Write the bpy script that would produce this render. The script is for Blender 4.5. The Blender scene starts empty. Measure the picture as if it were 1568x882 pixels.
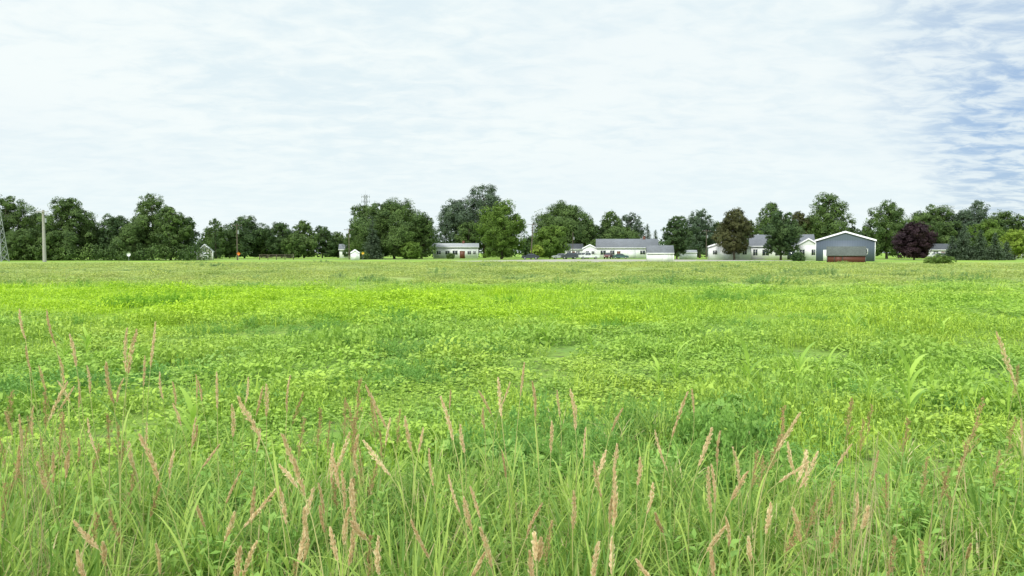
import bpy, math, random
import numpy as np
from mathutils import Vector
random.seed(5); rng=np.random.default_rng(11)
S=bpy.context.scene
COL=S.collection
F=1132.0; PITCH=math.atan(54/F); CAMH=1.7

# ------------------------------------------------------------------ helpers
def X(px,D): return (px-784)/F*D
def Z(py,D): return CAMH+(387-py)/F*D
def ray(px,py,D):
    a=(px-784)/F; b=-(py-441)/F
    y=math.cos(PITCH)+b*math.sin(PITCH); z=-math.sin(PITCH)+b*math.cos(PITCH)
    t=D/y
    return np.array([a*t,D,CAMH+z*t])
def gh(x,y):
    x=np.asarray(x,float); y=np.asarray(y,float)
    f=np.clip((y-3)/10,0,1)*np.clip((110-y)/40,0,1)
    return f*(0.05*np.sin(x*0.31+1.3)*np.sin(y*0.23)+0.03*np.sin(x*0.9+y*0.7))
def nz(v): 
    n=np.linalg.norm(v,axis=-1,keepdims=True); n[n<1e-9]=1; return v/n

def mkmesh(name,V,Q,tone=None,mats=(),mi=None,smooth=False):
    m=bpy.data.meshes.new(name)
    V=np.asarray(V,np.float32); Q=np.asarray(Q,np.int32)
    m.vertices.add(len(V)); m.vertices.foreach_set("co",V.ravel())
    m.loops.add(Q.size); m.loops.foreach_set("vertex_index",Q.ravel())
    m.polygons.add(len(Q)); m.polygons.foreach_set("loop_start",np.arange(0,Q.size,4,dtype=np.int32))
    for k in mats: m.materials.append(k)
    if mi is not None: m.polygons.foreach_set("material_index",np.asarray(mi,np.int32))
    if smooth: m.polygons.foreach_set("use_smooth",np.ones(len(Q),bool))
    if tone is not None:
        a=m.attributes.new("tone",'FLOAT','POINT'); a.data.foreach_set("value",np.asarray(tone,np.float32))
    m.update(calc_edges=True)
    if len(Q)<200000: m.validate()
    return m
def obj(name,mesh,loc=(0,0,0),rz=0,parent=None,link=True):
    o=bpy.data.objects.new(name,mesh); o.location=loc; o.rotation_euler=(0,0,rz)
    if parent: o.parent=parent
    if link: COL.objects.link(o)
    return o
class Bld:
    def __init__(s): s.V=[];s.Q=[];s.T=[];s.M=[];s.n=0
    def add(s,V,Q,tone=0.5,m=0):
        V=np.asarray(V,float).reshape(-1,3);Q=np.asarray(Q).reshape(-1,4)
        s.V.append(V);s.Q.append(Q+s.n);s.n+=len(V)
        t=np.asarray(tone,float); 
        s.T.append(np.full(len(V),float(t)) if t.ndim==0 else t)
        s.M.append(np.full(len(Q),m) if np.ndim(m)==0 else np.asarray(m))
    def flat(s): return np.concatenate(s.V),np.concatenate(s.Q),np.concatenate(s.T),np.concatenate(s.M)
    def mesh(s,name,mats,smooth=False):
        V,Q,T,M=s.flat(); return mkmesh(name,V,Q,T,mats,M,smooth)
    def leaves(s,c,ax,nr,L,W,tone,m=0,fold=0.15):
        n=len(c); ax=nz(ax); sd=nz(np.cross(ax,nr)); nn=np.cross(sd,ax)
        L=np.broadcast_to(L,(n,))[:,None]; W=np.broadcast_to(W,(n,))[:,None]
        V=np.stack([c-ax*L/2, c+sd*W/2+nn*W*fold, c+ax*L/2, c-sd*W/2+nn*W*fold],1)
        Q=np.arange(n*4).reshape(n,4)
        s.add(V.reshape(-1,3),Q,np.repeat(np.broadcast_to(tone,(n,)),4),m)
    def blades(s,base,az,L,lean,curl,W,tone,m=0,ns=5,wp=None):
        n=len(base); L=np.broadcast_to(L,(n,)).astype(float);W=np.broadcast_to(W,(n,));lean=np.broadcast_to(lean,(n,));curl=np.broadcast_to(curl,(n,))
        d=np.stack([np.cos(az),np.sin(az),np.zeros(n)],1); sd=np.stack([-np.sin(az),np.cos(az),np.zeros(n)],1)
        P=base.copy().astype(float); rows=[]
        if wp is None: wp=[0.7,1,0.95,0.8,0.5,0.06] if ns==5 else list(np.interp(np.linspace(0,1,ns+1),[0,.2,.5,.8,1],[.7,1,.95,.6,.05]))
        for k in range(ns+1):
            w=(W*wp[k])[:,None]/2
            rows.append(np.stack([P-sd*w,P+sd*w],1))
            th=lean+curl*((k+.5)/ns)**1.5
            P=P+(d*np.sin(th)[:,None]+np.array([0,0,1])*np.cos(th)[:,None])*(L/ns)[:,None]
        V=np.stack(rows,1)
        Q=[]
        b=np.arange(n)*(ns+1)*2
        for k in range(ns):
            Q.append(np.stack([b+2*k,b+2*k+1,b+2*k+3,b+2*k+2],1))
        s.add(V.reshape(-1,3),np.concatenate(Q),np.repeat(np.broadcast_to(tone,(n,)),(ns+1)*2),m)
    def tube(s,pts,rad,k=5,tone=0.5,m=0):
        pts=np.asarray(pts,float); n=len(pts); rad=np.broadcast_to(rad,(n,))
        t=np.gradient(pts,axis=0); t=nz(t); up=np.array([0.3,0.9,0.1]) if abs(t[0][2])>.6 else np.array([0,0,1.])
        a=nz(np.cross(t,up)); b=np.cross(t,a)
        an=np.arange(k)/k*2*math.pi
        V=pts[:,None,:]+rad[:,None,None]*(a[:,None,:]*np.cos(an)[None,:,None]+b[:,None,:]*np.sin(an)[None,:,None])
        Q=[]
        for i in range(n-1):
            for j in range(k):
                Q.append([i*k+j,i*k+(j+1)%k,(i+1)*k+(j+1)%k,(i+1)*k+j])
        s.add(V.reshape(-1,3),Q,tone,m)
    def box(s,x0,x1,y0,y1,z0,z1,m=0,tone=.5):
        V=[(x0,y0,z0),(x1,y0,z0),(x1,y1,z0),(x0,y1,z0),(x0,y0,z1),(x1,y0,z1),(x1,y1,z1),(x0,y1,z1)]
        Q=[(0,3,2,1),(4,5,6,7),(0,1,5,4),(1,2,6,5),(2,3,7,6),(3,0,4,7)]
        s.add(V,Q,tone,m)

# ------------------------------------------------------------------ materials
def newmat(name):
    m=bpy.data.materials.new(name); m.use_nodes=True; nt=m.node_tree; nt.nodes.clear()
    return m,nt
def N(nt,t,**k):
    n=nt.nodes.new(t)
    for a,b in k.items(): setattr(n,a,b)
    return n
def mixc(nt,f,a,b,bt='MIX'):
    n=N(nt,'ShaderNodeMix',data_type='RGBA',blend_type=bt)
    for s,v in ((0,f),(6,a),(7,b)):
        if isinstance(v,bpy.types.NodeSocket): nt.links.new(v,n.inputs[s])
        elif s==0: n.inputs[0].default_value=v
        else: n.inputs[s].default_value=(*v,1)
    return n.outputs[2]
def mth(nt,op,a,b=None,c=None,clamp=False):
    n=N(nt,'ShaderNodeMath',operation=op,use_clamp=clamp)
    for i,v in enumerate((a,b,c)):
        if v is None: continue
        if isinstance(v,bpy.types.NodeSocket): nt.links.new(v,n.inputs[i])
        else: n.inputs[i].default_value=v
    return n.outputs[0]
def mrange(nt,v,a,b,c=0,d=1):
    n=N(nt,'ShaderNodeMapRange',interpolation_type='SMOOTHSTEP'); nt.links.new(v,n.inputs[0])
    for i,k in enumerate((a,b,c,d)): n.inputs[i+1].default_value=k
    return n.outputs[0]
def noise(nt,vec,scale,detail=3,rough=.55,dist=0):
    n=N(nt,'ShaderNodeTexNoise'); nt.links.new(vec,n.inputs['Vector']); n.inputs['Scale'].default_value=scale
    n.inputs['Detail'].default_value=detail; n.inputs['Roughness'].default_value=rough; n.inputs['Distortion'].default_value=dist
    return n.outputs['Fac']
def leafout(nt,col,trans=0.35,rough=0.6,spec=0.25):
    p=N(nt,'ShaderNodeBsdfPrincipled'); p.inputs['Roughness'].default_value=rough; p.inputs['Specular IOR Level'].default_value=spec
    nt.links.new(col,p.inputs['Base Color'])
    o=N(nt,'ShaderNodeOutputMaterial')
    if trans>0:
        t=N(nt,'ShaderNodeBsdfTranslucent'); nt.links.new(col,t.inputs[0])
        mx=N(nt,'ShaderNodeMixShader'); mx.inputs[0].default_value=trans
        nt.links.new(p.outputs[0],mx.inputs[1]); nt.links.new(t.outputs[0],mx.inputs[2]); nt.links.new(mx.outputs[0],o.inputs[0])
    else: nt.links.new(p.outputs[0],o.inputs[0])
    return p
def attr(nt,n='tone'):
    a=N(nt,'ShaderNodeAttribute',attribute_name=n); return a.outputs['Fac']
def leafmat(name,dark,light,trans=.3,nscale=.5,rough=.6,spec=.2):
    m,nt=newmat(name); g=N(nt,'ShaderNodeNewGeometry')
    t=attr(nt); nn=noise(nt,g.outputs['Position'],nscale,1)
    f=mth(nt,'MULTIPLY_ADD',nn,.6,mth(nt,'MULTIPLY_ADD',t,.9,-.3),clamp=True)
    leafout(nt,mixc(nt,f,dark,light),trans,rough,spec); return m
def simple(name,c,rough=.7,metal=0,nz_=0.12,scale=3,spec=.4):
    m,nt=newmat(name); g=N(nt,'ShaderNodeTexCoord')
    nn=noise(nt,g.outputs['Object'],scale,5)
    col=mixc(nt,nn,[v*(1-nz_*1.5) for v in c],[min(1,v*(1+nz_)) for v in c])
    p=N(nt,'ShaderNodeBsdfPrincipled'); nt.links.new(col,p.inputs['Base Color']); p.inputs['Roughness'].default_value=rough; p.inputs['Metallic'].default_value=metal
    p.inputs['Specular IOR Level'].default_value=spec
    o=N(nt,'ShaderNodeOutputMaterial'); nt.links.new(p.outputs[0],o.inputs[0]); return m
def siding(name,c,per=5.0,vert=False):
    m,nt=newmat(name); g=N(nt,'ShaderNodeTexCoord'); sp=N(nt,'ShaderNodeSeparateXYZ'); nt.links.new(g.outputs['Object'],sp.inputs[0])
    v=sp.outputs[0] if vert else sp.outputs[2]
    fr=mth(nt,'FRACT',mth(nt,'MULTIPLY',v,per))
    ln=mrange(nt,fr,.82,1.0)
    nn=noise(nt,g.outputs['Object'],.8,4)
    c1=mixc(nt,nn,[k*.93 for k in c],c); c2=mixc(nt,ln,c1,[k*.75 for k in c])
    p=N(nt,'ShaderNodeBsdfPrincipled'); nt.links.new(c2,p.inputs['Base Color']); p.inputs['Roughness'].default_value=.6
    o=N(nt,'ShaderNodeOutputMaterial'); nt.links.new(p.outputs[0],o.inputs[0]); return m
def shingle(name,c):
    m,nt=newmat(name); g=N(nt,'ShaderNodeTexCoord')
    b=N(nt,'ShaderNodeTexBrick'); nt.links.new(g.outputs['Object'],b.inputs['Vector']); b.inputs['Scale'].default_value=2
    b.inputs['Color1'].default_value=(*[k*1.1 for k in c],1); b.inputs['Color2'].default_value=(*[k*.8 for k in c],1); b.inputs['Mortar'].default_value=(*[k*.6 for k in c],1)
    nn=noise(nt,g.outputs['Object'],.6,4); col=mixc(nt,nn,(.75,.75,.75),(1.2,1.2,1.2)); col2=mixc(nt,1.0,b.outputs[0],col,'MULTIPLY')
    p=N(nt,'ShaderNodeBsdfPrincipled'); nt.links.new(col2,p.inputs['Base Color']); p.inputs['Roughness'].default_value=.85
    o=N(nt,'ShaderNodeOutputMaterial'); nt.links.new(p.outputs[0],o.inputs[0]); return m

def fieldcolor(nt):
    """green of the field as a function of world position: lime belt, duller far part, patches"""
    g=N(nt,'ShaderNodeNewGeometry'); P=g.outputs['Position']
    sp=N(nt,'ShaderNodeSeparateXYZ'); nt.links.new(P,sp.inputs[0]); x,y=sp.outputs[0],sp.outputs[1]
    n1=noise(nt,P,.16,2); n2=noise(nt,P,.9,2)
    base=mixc(nt,mrange(nt,n1,.35,.65),(.33,.53,.09),(.43,.60,.10))
    base=mixc(nt,mth(nt,'MULTIPLY',mrange(nt,n2,.48,.72),.5),base,(.25,.47,.11))
    dull=mixc(nt,mrange(nt,n1,.4,.6),(.34,.45,.12),(.43,.52,.14))
    dull=mixc(nt,mth(nt,'MULTIPLY',mrange(nt,n2,.52,.7),.45),dull,(.40,.38,.20))
    yy=mth(nt,'MULTIPLY_ADD',mth(nt,'SUBTRACT',n1,.5),18,y)
    far=mrange(nt,yy,30,48)
    col=mixc(nt,far,base,dull)
    yb=mth(nt,'ADD',yy,mth(nt,'MULTIPLY',x,.18))
    belt=mth(nt,'MULTIPLY',mrange(nt,yb,15,20),mrange(nt,yb,28,36,1,0))
    xm=mrange(nt,x,-2,9,1,.3)
    belt=mth(nt,'MULTIPLY',belt,xm)
    col=mixc(nt,mth(nt,'MULTIPLY',belt,.85),col,(.42,.64,.03))
    return col,P
def weedmat(name,tint=(1,1,1),trans=.3):
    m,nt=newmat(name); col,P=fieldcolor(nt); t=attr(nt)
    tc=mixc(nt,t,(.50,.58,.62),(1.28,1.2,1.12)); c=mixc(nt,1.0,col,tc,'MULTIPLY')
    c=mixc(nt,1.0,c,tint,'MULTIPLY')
    leafout(nt,c,trans,.6,.25); return m

M_weed=weedmat('weed_leaf'); M_weedg=weedmat('weed_grass',(1.1,1.06,.9)); M_weedd=weedmat('weed_dark',(.58,.74,.95))
M_gr=leafmat('meadow_grass_blade',(.16,.31,.055),(.56,.71,.155),.42,1.2,.5,.3)
M_dry=leafmat('dry_grass',(.48,.40,.20),(.75,.66,.38),.25,2)
M_seed=leafmat('seed_head',(.68,.50,.27),(1.0,.86,.56),.25,3,.8,.1)
M_rust=leafmat('rusty_panicle',(.40,.25,.12),(.70,.50,.27),.25,3,.8,.1)
M_stem=leafmat('grass_stem',(.38,.45,.14),(.66,.60,.27),.1,3)
M_corn=leafmat('corn_leaf',(.34,.55,.09),(.56,.76,.14),.4,2,.45,.3)
M_broad=leafmat('broad_leaf',(.23,.43,.08),(.42,.62,.15),.35,2,.5,.25)
M_bark=simple('bark',(.13,.11,.085),.9,0,.3,2)
TR={ 'g':leafmat('foliage_green',(.048,.092,.03),(.20,.30,.08),.25,.35),
     'd':leafmat('foliage_dark',(.036,.075,.03),(.14,.22,.07),.25,.35),
     'l':leafmat('foliage_light',(.08,.15,.03),(.245,.37,.065),.3,.35),
     'b':leafmat('foliage_bluegreen',(.048,.085,.05),(.165,.225,.13),.15,.35),
     'p':leafmat('foliage_purple',(.022,.012,.017),(.070,.036,.046),.12,.35),
     'r':leafmat('foliage_bronze',(.055,.065,.028),(.175,.18,.065),.25,.35),
     'y':leafmat('foliage_yellowgreen',(.18,.28,.035),(.40,.52,.09),.3,.35)}
M_white=siding('white_siding',(.88,.89,.90),5); M_gray=siding('bluegray_metal_siding',(.115,.145,.195),2.2,True)
M_red=siding('barn_red_boards',(.15,.05,.035),3,True); M_trim=simple('white_trim',(.88,.88,.88),.5,0,.05)
M_roofg=shingle('gray_shingle',(.20,.215,.24)); M_roofd=shingle('dark_shingle',(.09,.10,.115)); M_roofm=shingle('weathered_roof',(.12,.14,.125))
M_roofl=shingle('light_roof',(.42,.44,.45))
M_glass=simple('window_glass',(.03,.04,.05),.08,0,.1,1,.8); M_door=simple('brown_door',(.16,.06,.035),.5); M_gar=siding('garage_door_panel',(.78,.79,.80),2)
M_tan=siding('tan_siding',(.55,.53,.47),5)
M_pole=simple('weathered_pole',(.42,.40,.37),.9,0,.25,4); M_poled=simple('dark_pole',(.14,.115,.09),.9,0,.25,4); M_metal=simple('galvanized_steel',(.45,.47,.48),.45,.7)
M_yel=simple('sign_yellow',(.75,.45,.04),.5); M_org=simple('sign_orange',(.75,.20,.03),.5); M_wht=simple('sign_white',(.8,.8,.8),.5)
M_tire=simple('tire_rubber',(.02,.02,.02),.9)

# ------------------------------------------------------------------ camera, light, world
cam=bpy.data.cameras.new('camera'); co=bpy.data.objects.new('camera',cam); COL.objects.link(co); S.camera=co
co.location=(0,0,CAMH); co.rotation_euler=(math.pi/2-PITCH,0,0); cam.lens=26; cam.sensor_width=36; cam.clip_end=8000; cam.clip_start=.05
S.view_settings.view_transform='Standard'; S.view_settings.look='None'; S.view_settings.exposure=0
sun=bpy.data.lights.new('sun','SUN'); so=bpy.data.objects.new('sun',sun); COL.objects.link(so)
sun.energy=2.6; sun.angle=math.radians(10); sun.color=(1,.965,.90)
SE,SA=math.radians(45),math.radians(208)
sd=Vector((math.sin(SA)*math.cos(SE),math.cos(SA)*math.cos(SE),math.sin(SE)))
so.rotation_euler=sd.to_track_quat('Z','Y').to_euler()
W=bpy.data.worlds.new('World'); S.world=W; W.use_nodes=True; nt=W.node_tree; nt.nodes.clear()
tc=N(nt,'ShaderNodeTexCoord'); D_=tc.outputs['Generated']
sky=N(nt,'ShaderNodeTexSky',sky_type='NISHITA'); sky.sun_disc=False; sky.sun_elevation=SE; sky.sun_rotation=SA
bg1=N(nt,'ShaderNodeBackground'); bg1.inputs[1].default_value=.10
skyc=mixc(nt,.65,sky.outputs[0],(3.7,5.4,8.2)); nt.links.new(skyc,bg1.inputs[0])
sp=N(nt,'ShaderNodeSeparateXYZ'); nt.links.new(D_,sp.inputs[0])
zz=mth(nt,'ADD',mth(nt,'MAXIMUM',sp.outputs[2],0.0),.16)
u=mth(nt,'DIVIDE',sp.outputs[0],zz); v=mth(nt,'DIVIDE',sp.outputs[1],zz)
cb=N(nt,'ShaderNodeCombineXYZ'); nt.links.new(u,cb.inputs[0]); nt.links.new(v,cb.inputs[1])
mp=N(nt,'ShaderNodeMapping'); nt.links.new(cb.outputs[0],mp.inputs[0]); mp.inputs['Rotation'].default_value=(0,0,math.radians(30)); mp.inputs['Scale'].default_value=(.8,1.1,1)
cl=noise(nt,mp.outputs[0],1.0,4,.5,.3)
mp2=N(nt,'ShaderNodeMapping'); nt.links.new(cb.outputs[0],mp2.inputs[0]); mp2.inputs['Rotation'].default_value=(0,0,math.radians(-50)); mp2.inputs['Scale'].default_value=(2.4,3.6,1)
rp=noise(nt,mp2.outputs[0],2.6,5,.6,.4)
low=noise(nt,cb.outputs[0],.35,2,.5)
tex=mth(nt,'ADD',mth(nt,'MULTIPLY',cl,.55),mth(nt,'MULTIPLY',rp,.45))
f=mrange(nt,tex,.37,.60)
cc=mixc(nt,f,(.765,.885,.935),(.915,.985,.985))
cc=mixc(nt,mth(nt,'MULTIPLY',mrange(nt,low,.45,.62),.3),cc,(.76,.86,.935))
hz=mrange(nt,sp.outputs[2],.02,.20,1,0)
cc=mixc(nt,mth(nt,'MULTIPLY',hz,.65),cc,(.87,.97,.98))
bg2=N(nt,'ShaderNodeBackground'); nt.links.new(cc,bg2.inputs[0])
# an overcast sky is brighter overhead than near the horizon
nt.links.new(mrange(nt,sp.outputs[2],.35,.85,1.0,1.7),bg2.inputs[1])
def blob(px,py,r0,r1):
    d=Vector(((px-784)/F,1,(387-py)/F)).normalized()
    n=N(nt,'ShaderNodeVectorMath',operation='DOT_PRODUCT'); nt.links.new(D_,n.inputs[0]); n.inputs[1].default_value=d
    return mrange(nt,n.outputs['Value'],math.cos(math.radians(r0)),math.cos(math.radians(r1)))
b1=blob(1575,200,8,1.5); b2=blob(1640,40,14,3)
bb=mth(nt,'MAXIMUM',b1,mth(nt,'MULTIPLY',b2,.65))
clear=mth(nt,'MULTIPLY',bb,mrange(nt,rp,.35,.62,1,.25)); 
cov=mth(nt,'SUBTRACT',1.0,clear,clamp=True)
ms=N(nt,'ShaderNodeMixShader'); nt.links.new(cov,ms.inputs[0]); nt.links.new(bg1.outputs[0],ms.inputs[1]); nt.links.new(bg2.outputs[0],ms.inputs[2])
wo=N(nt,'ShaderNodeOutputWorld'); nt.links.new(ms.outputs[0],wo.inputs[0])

# ------------------------------------------------------------------ ground
xs=np.unique(np.concatenate([np.linspace(-60,60,121),-np.geomspace(60,3500,25),np.geomspace(60,3500,25)]))
ys=np.unique(np.concatenate([[-300,-60,-20,-5],np.linspace(0,110,111),np.geomspace(110,4000,25)]))
gx,gy=np.meshgrid(xs,ys); V=np.stack([gx,gy,gh(gx,gy)],-1).reshape(-1,3)
nx=len(xs); I=np.arange((len(ys)-1)*(nx)).reshape(-1,nx)[:,:-1].ravel()
Q=np.stack([I,I+1,I+nx+1,I+nx],1)
mg,nt=newmat('field_soil_and_grass'); col,P=fieldcolor(nt)
sp=N(nt,'ShaderNodeSeparateXYZ'); nt.links.new(P,sp.inputs[0])
nf=noise(nt,P,6,4,.65); nl=noise(nt,P,.12,3)
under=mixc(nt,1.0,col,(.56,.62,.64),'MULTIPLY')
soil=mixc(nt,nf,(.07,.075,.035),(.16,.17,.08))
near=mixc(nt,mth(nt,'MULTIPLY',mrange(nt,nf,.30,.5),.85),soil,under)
nf2=noise(nt,P,1.4,5,.75)
fargr=mixc(nt,1.0,col,mixc(nt,mrange(nt,nf2,.35,.65),(.55,.6,.6),(1.0,1.0,.95)),'MULTIPLY')
g2=mixc(nt,mrange(nt,sp.outputs[1],12,50),near,fargr)
lawn=mixc(nt,mrange(nt,nl,.4,.6),(.20,.33,.065),(.29,.43,.07))
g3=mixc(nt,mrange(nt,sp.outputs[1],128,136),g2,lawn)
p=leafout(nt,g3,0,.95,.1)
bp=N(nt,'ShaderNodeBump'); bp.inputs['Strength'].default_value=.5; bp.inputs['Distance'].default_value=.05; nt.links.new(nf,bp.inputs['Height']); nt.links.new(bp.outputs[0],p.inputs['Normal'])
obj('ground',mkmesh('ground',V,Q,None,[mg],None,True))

def strip(name,pts,mat,z):
    n=len(pts); V=[];
    for (x,y0,y1) in pts: V+= [(x,y0,z),(x,y1,z)]
    Q=[(2*i,2*i+2,2*i+3,2*i+1) for i in range(n-1)]
    return obj(name,mkmesh(name,V,Q,None,[mat]))
M_grav=simple('gravel',(.40,.38,.33),.95,0,.3,1.5); M_asph=simple('asphalt',(.13,.13,.13),.9,0,.2,.8)
strip('gravel_yard',[(-14,150,152),(-6,143,160),(4,134,176),(14,130,190),(24,132,192),(36,146,186),(50,152,172),(66,154,160)],M_grav,.008)
strip('road',[(-400,181,188),(400,181,188)],M_asph,.004)
strip('road_centre_line',[(-400,184.4,184.6),(400,184.4,184.6)],M_yel,.012)

# ------------------------------------------------------------------ field vegetation
def bake(name,blds,pts,rz,scl,idx,mats):
    """merge transformed copies of the prototype patches into one mesh"""
    out=Bld(); fl=[b.flat() for b in blds]
    for k,(V,Q,T,M) in enumerate(fl):
        s=np.where(idx==k)[0]
        if len(s)==0: continue
        c,sn=np.cos(rz[s])[:,None],np.sin(rz[s])[:,None]
        x=V[None,:,0]*scl[s,0:1]; y=V[None,:,1]*scl[s,1:2]; z=V[None,:,2]*scl[s,2:3]
        lx=rng.normal(size=(len(s),1))*.08
        VV=np.stack([c*x-sn*y+lx*z,sn*x+c*y,z],-1)+pts[s][:,None,:]
        QQ=Q[None]+(np.arange(len(s))*len(V))[:,None,None]
        tt=T[None]+rng.normal(size=(len(s),1))*.07
        out.add(VV.reshape(-1,3),QQ.reshape(-1,4),np.clip(tt,0,1).ravel(),np.tile(M,len(s)))
    print(name,sum(len(q) for q in out.Q))
    return obj(name,out.mesh(name,mats))
def rdir(n): return nz(rng.normal(size=(n,3)))

def weed_patch(kind,R=.55,n=260):
    b=Bld()
    if kind=='leaf':
        r=R*np.sqrt(rng.random(n)); a=rng.random(n)*6.283
        hmax=.08+.15*np.clip(1-(r/R)**2,0,1)*rng.uniform(.6,1.2)
        c=np.stack([r*np.cos(a),r*np.sin(a),hmax*rng.random(n)**.6+.01],1)
        ax=rdir(n); ax[:,2]=ax[:,2]*.45+.1; nr=rdir(n)*.7+np.array([0,0,1])
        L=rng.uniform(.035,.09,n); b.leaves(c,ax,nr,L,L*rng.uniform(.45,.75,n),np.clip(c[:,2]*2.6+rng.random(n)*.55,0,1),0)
        k=16; r=R*np.sqrt(rng.random(k)); a=rng.random(k)*6.283
        b.blades(np.stack([r*np.cos(a),r*np.sin(a),0*r],1),rng.random(k)*6.283,rng.uniform(.1,.26,k),rng.uniform(.05,.5,k),rng.uniform(.2,1.2,k),.008,rng.random(k),1,3)
    elif kind=='grass':
        k=int(n*.45); r=R*np.sqrt(rng.random(k)); a=rng.random(k)*6.283
        b.blades(np.stack([r*np.cos(a),r*np.sin(a),0*r],1),rng.random(k)*6.283,rng.uniform(.10,.28,k),rng.uniform(.05,.6,k),rng.uniform(.3,1.6,k),.012,rng.random(k),1,3)
        k=int(n*.6); r=R*np.sqrt(rng.random(k)); a=rng.random(k)*6.283
        c=np.stack([r*np.cos(a),r*np.sin(a),.16*rng.random(k)+.01],1); ax=rdir(k); ax[:,2]*=.4; nr=rdir(k)*.6+np.array([0,0,1])
        b.leaves(c,ax,nr,rng.uniform(.03,.08,k),.035,rng.random(k),0)
    elif kind=='dark':
        for s in range(24):
            r=R*.8*math.sqrt(random.random()); a=random.random()*6.283; h=.36*(1-(r/R)**2*.7)*random.uniform(.6,1.1)
            bx=np.array([r*math.cos(a),r*math.sin(a),0]); tp=bx*1.35+np.array([0,0,h])
            k=24; t=rng.random(k)**.7; c=bx+(tp-bx)*t[:,None]+rng.normal(size=(k,3))*.018
            ax=rdir(k)+np.array([0,0,.6]); b.leaves(c,ax,rdir(k)+np.array([0,0,.7]),rng.uniform(.03,.07,k),rng.uniform(.012,.025,k),np.clip(t*.6+rng.random(k)*.4,0,1),2)
    return b
WM=[M_weed,M_weedg,M_weedd]
def vnoise(x,y,s,seed=0):
    r=np.random.default_rng(seed); v=0*x
    for k in range(6):
        a=r.random()*6.283; fq=s*(.6+r.random()*1.6); v=v+np.sin((x*math.cos(a)+y*math.sin(a))*fq+r.random()*6.283)
    return v/6
nearp=[weed_patch('leaf') for _ in range(5)]+[weed_patch('grass') for _ in range(4)]+[weed_patch('dark') for _ in range(3)]
farp=[weed_patch('leaf',n=150) for _ in range(5)]+[weed_patch('grass',n=150) for _ in range(4)]+[weed_patch('dark') for _ in range(3)]
def gen(zones,mounds):
    P=[];Sx=[];Ix=[]
    for (d0,d1,dens,s,sz) in zones:
        half=math.radians(43); area=half*(d1**2-d0**2); n=int(area*dens)
        d=np.sqrt(rng.uniform(d0**2,d1**2,n)); a=rng.uniform(-half,half,n)
        x=d*np.sin(a); y=d*np.cos(a)
        k=s*rng.uniform(.6,1.3,n); pn=vnoise(x,y,.35,3); pd=vnoise(x,y,.55,9)
        big=1+.7*np.clip(vnoise(x,y,1.3,5)*2,-.6,1)
        idx=np.where(pn+rng.normal(size=n)*.3>-.12,rng.integers(0,5,n),rng.integers(5,9,n))
        dk=(pd+rng.normal(size=n)*.12>.58); idx=np.where(dk,rng.integers(9,12,n),idx)
        P.append(np.stack([x,y,gh(x,y)],1)); Sx.append(np.stack([k,k,k*0+sz*rng.uniform(.6,1.35,n)*big],1)); Ix.append(idx)
    for (px,py,n,r,sc) in mounds:
        D0=CAMH*F/(py-387); c=X(px,D0)
        x=c+rng.normal(size=n)*r; y=D0+rng.normal(size=n)*r*.8
        P.append(np.stack([x,y,gh(x,y)],1)); Sx.append(np.stack([np.full(n,sc*.9)]*2+[sc*rng.uniform(.7,1.1,n)],1)); Ix.append(rng.integers(9,12,n))
    return np.concatenate(P),np.concatenate(Sx),np.concatenate(Ix)
P,Sx,Ix=gen(((4.0,9,6.6,.72,.75),(9,20,3.5,1.0,.95)),((640,548,12,.7,.8),(600,575,5,.35,.65),(705,548,6,.45,.7),(630,590,6,.4,.75),(45,615,16,.9,1.0),(930,500,7,.8,.8),(1225,505,6,.8,.9),(110,505,6,.8,.8),(1130,640,3,.3,.6),(1480,650,4,.5,.8)))
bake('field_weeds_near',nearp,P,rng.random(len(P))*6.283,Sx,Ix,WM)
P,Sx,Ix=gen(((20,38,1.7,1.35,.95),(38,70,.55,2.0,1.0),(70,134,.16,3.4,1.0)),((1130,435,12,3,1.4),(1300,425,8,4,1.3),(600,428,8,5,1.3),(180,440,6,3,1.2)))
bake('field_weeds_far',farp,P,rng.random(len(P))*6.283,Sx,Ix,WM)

def tuft(h,k=42,w=.009,spread=.10):
    b=Bld(); r=spread*np.sqrt(rng.random(k)); a=rng.random(k)*6.283
    base=np.stack([r*np.cos(a),r*np.sin(a),0*r],1); az=a+rng.normal(size=k)*.7
    b.blades(base,az,h*rng.uniform(.45,1.15,k),rng.uniform(.02,.35,k),rng.uniform(.2,1.9,k),w*rng.uniform(.6,1.5,k),rng.random(k)**1.2,0,5)
    k=5; b.blades(rng.normal(size=(k,3))*np.array([.04,.04,0]),rng.random(k)*6.283,h*rng.uniform(.4,.9,k),rng.uniform(.1,.6,k),rng.uniform(.3,1.5,k),w*.7,rng.random(k),1,4)
    return b
tb=[tuft(.62,36,.011) for _ in range(6)]+[tuft(.42,30,.016,.09) for _ in range(5)]+[tuft(.5,30,.006,.12) for _ in range(2)]
P=[];Sx=[];Ix=[]
for (d0,d1,dens,s) in ((1.3,3.9,50,.98),(3.9,5.0,24,.80),(5.0,7.0,5,.62)):
    half=math.radians(46); n=int(half*(d1**2-d0**2)*dens)
    d=np.sqrt(rng.uniform(d0**2,d1**2,n)); a=rng.uniform(-half,half,n); x=d*np.sin(a)*1.05; y=d*np.cos(a)
    ok=(y>1.2); x,y=x[ok],y[ok]; n=len(x)
    side=np.clip((-x-1.2)/2,0,.5)*.5+np.clip((x-2)/2,0,.4)*.4
    k=s*rng.uniform(.6,1.25,n)*(1+.4*vnoise(x,y,2.2,8)+side)
    P.append(np.stack([x,y,0*x],1)); Sx.append(np.stack([np.full(n,1.)]*2+[k],1)); Ix.append(rng.integers(0,13,n))
P=np.concatenate(P);Sx=np.concatenate(Sx);Ix=np.concatenate(Ix)
bake('verge_grass',tb,P,rng.random(len(P))*6.283,Sx,Ix,[M_gr,M_dry])
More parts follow.
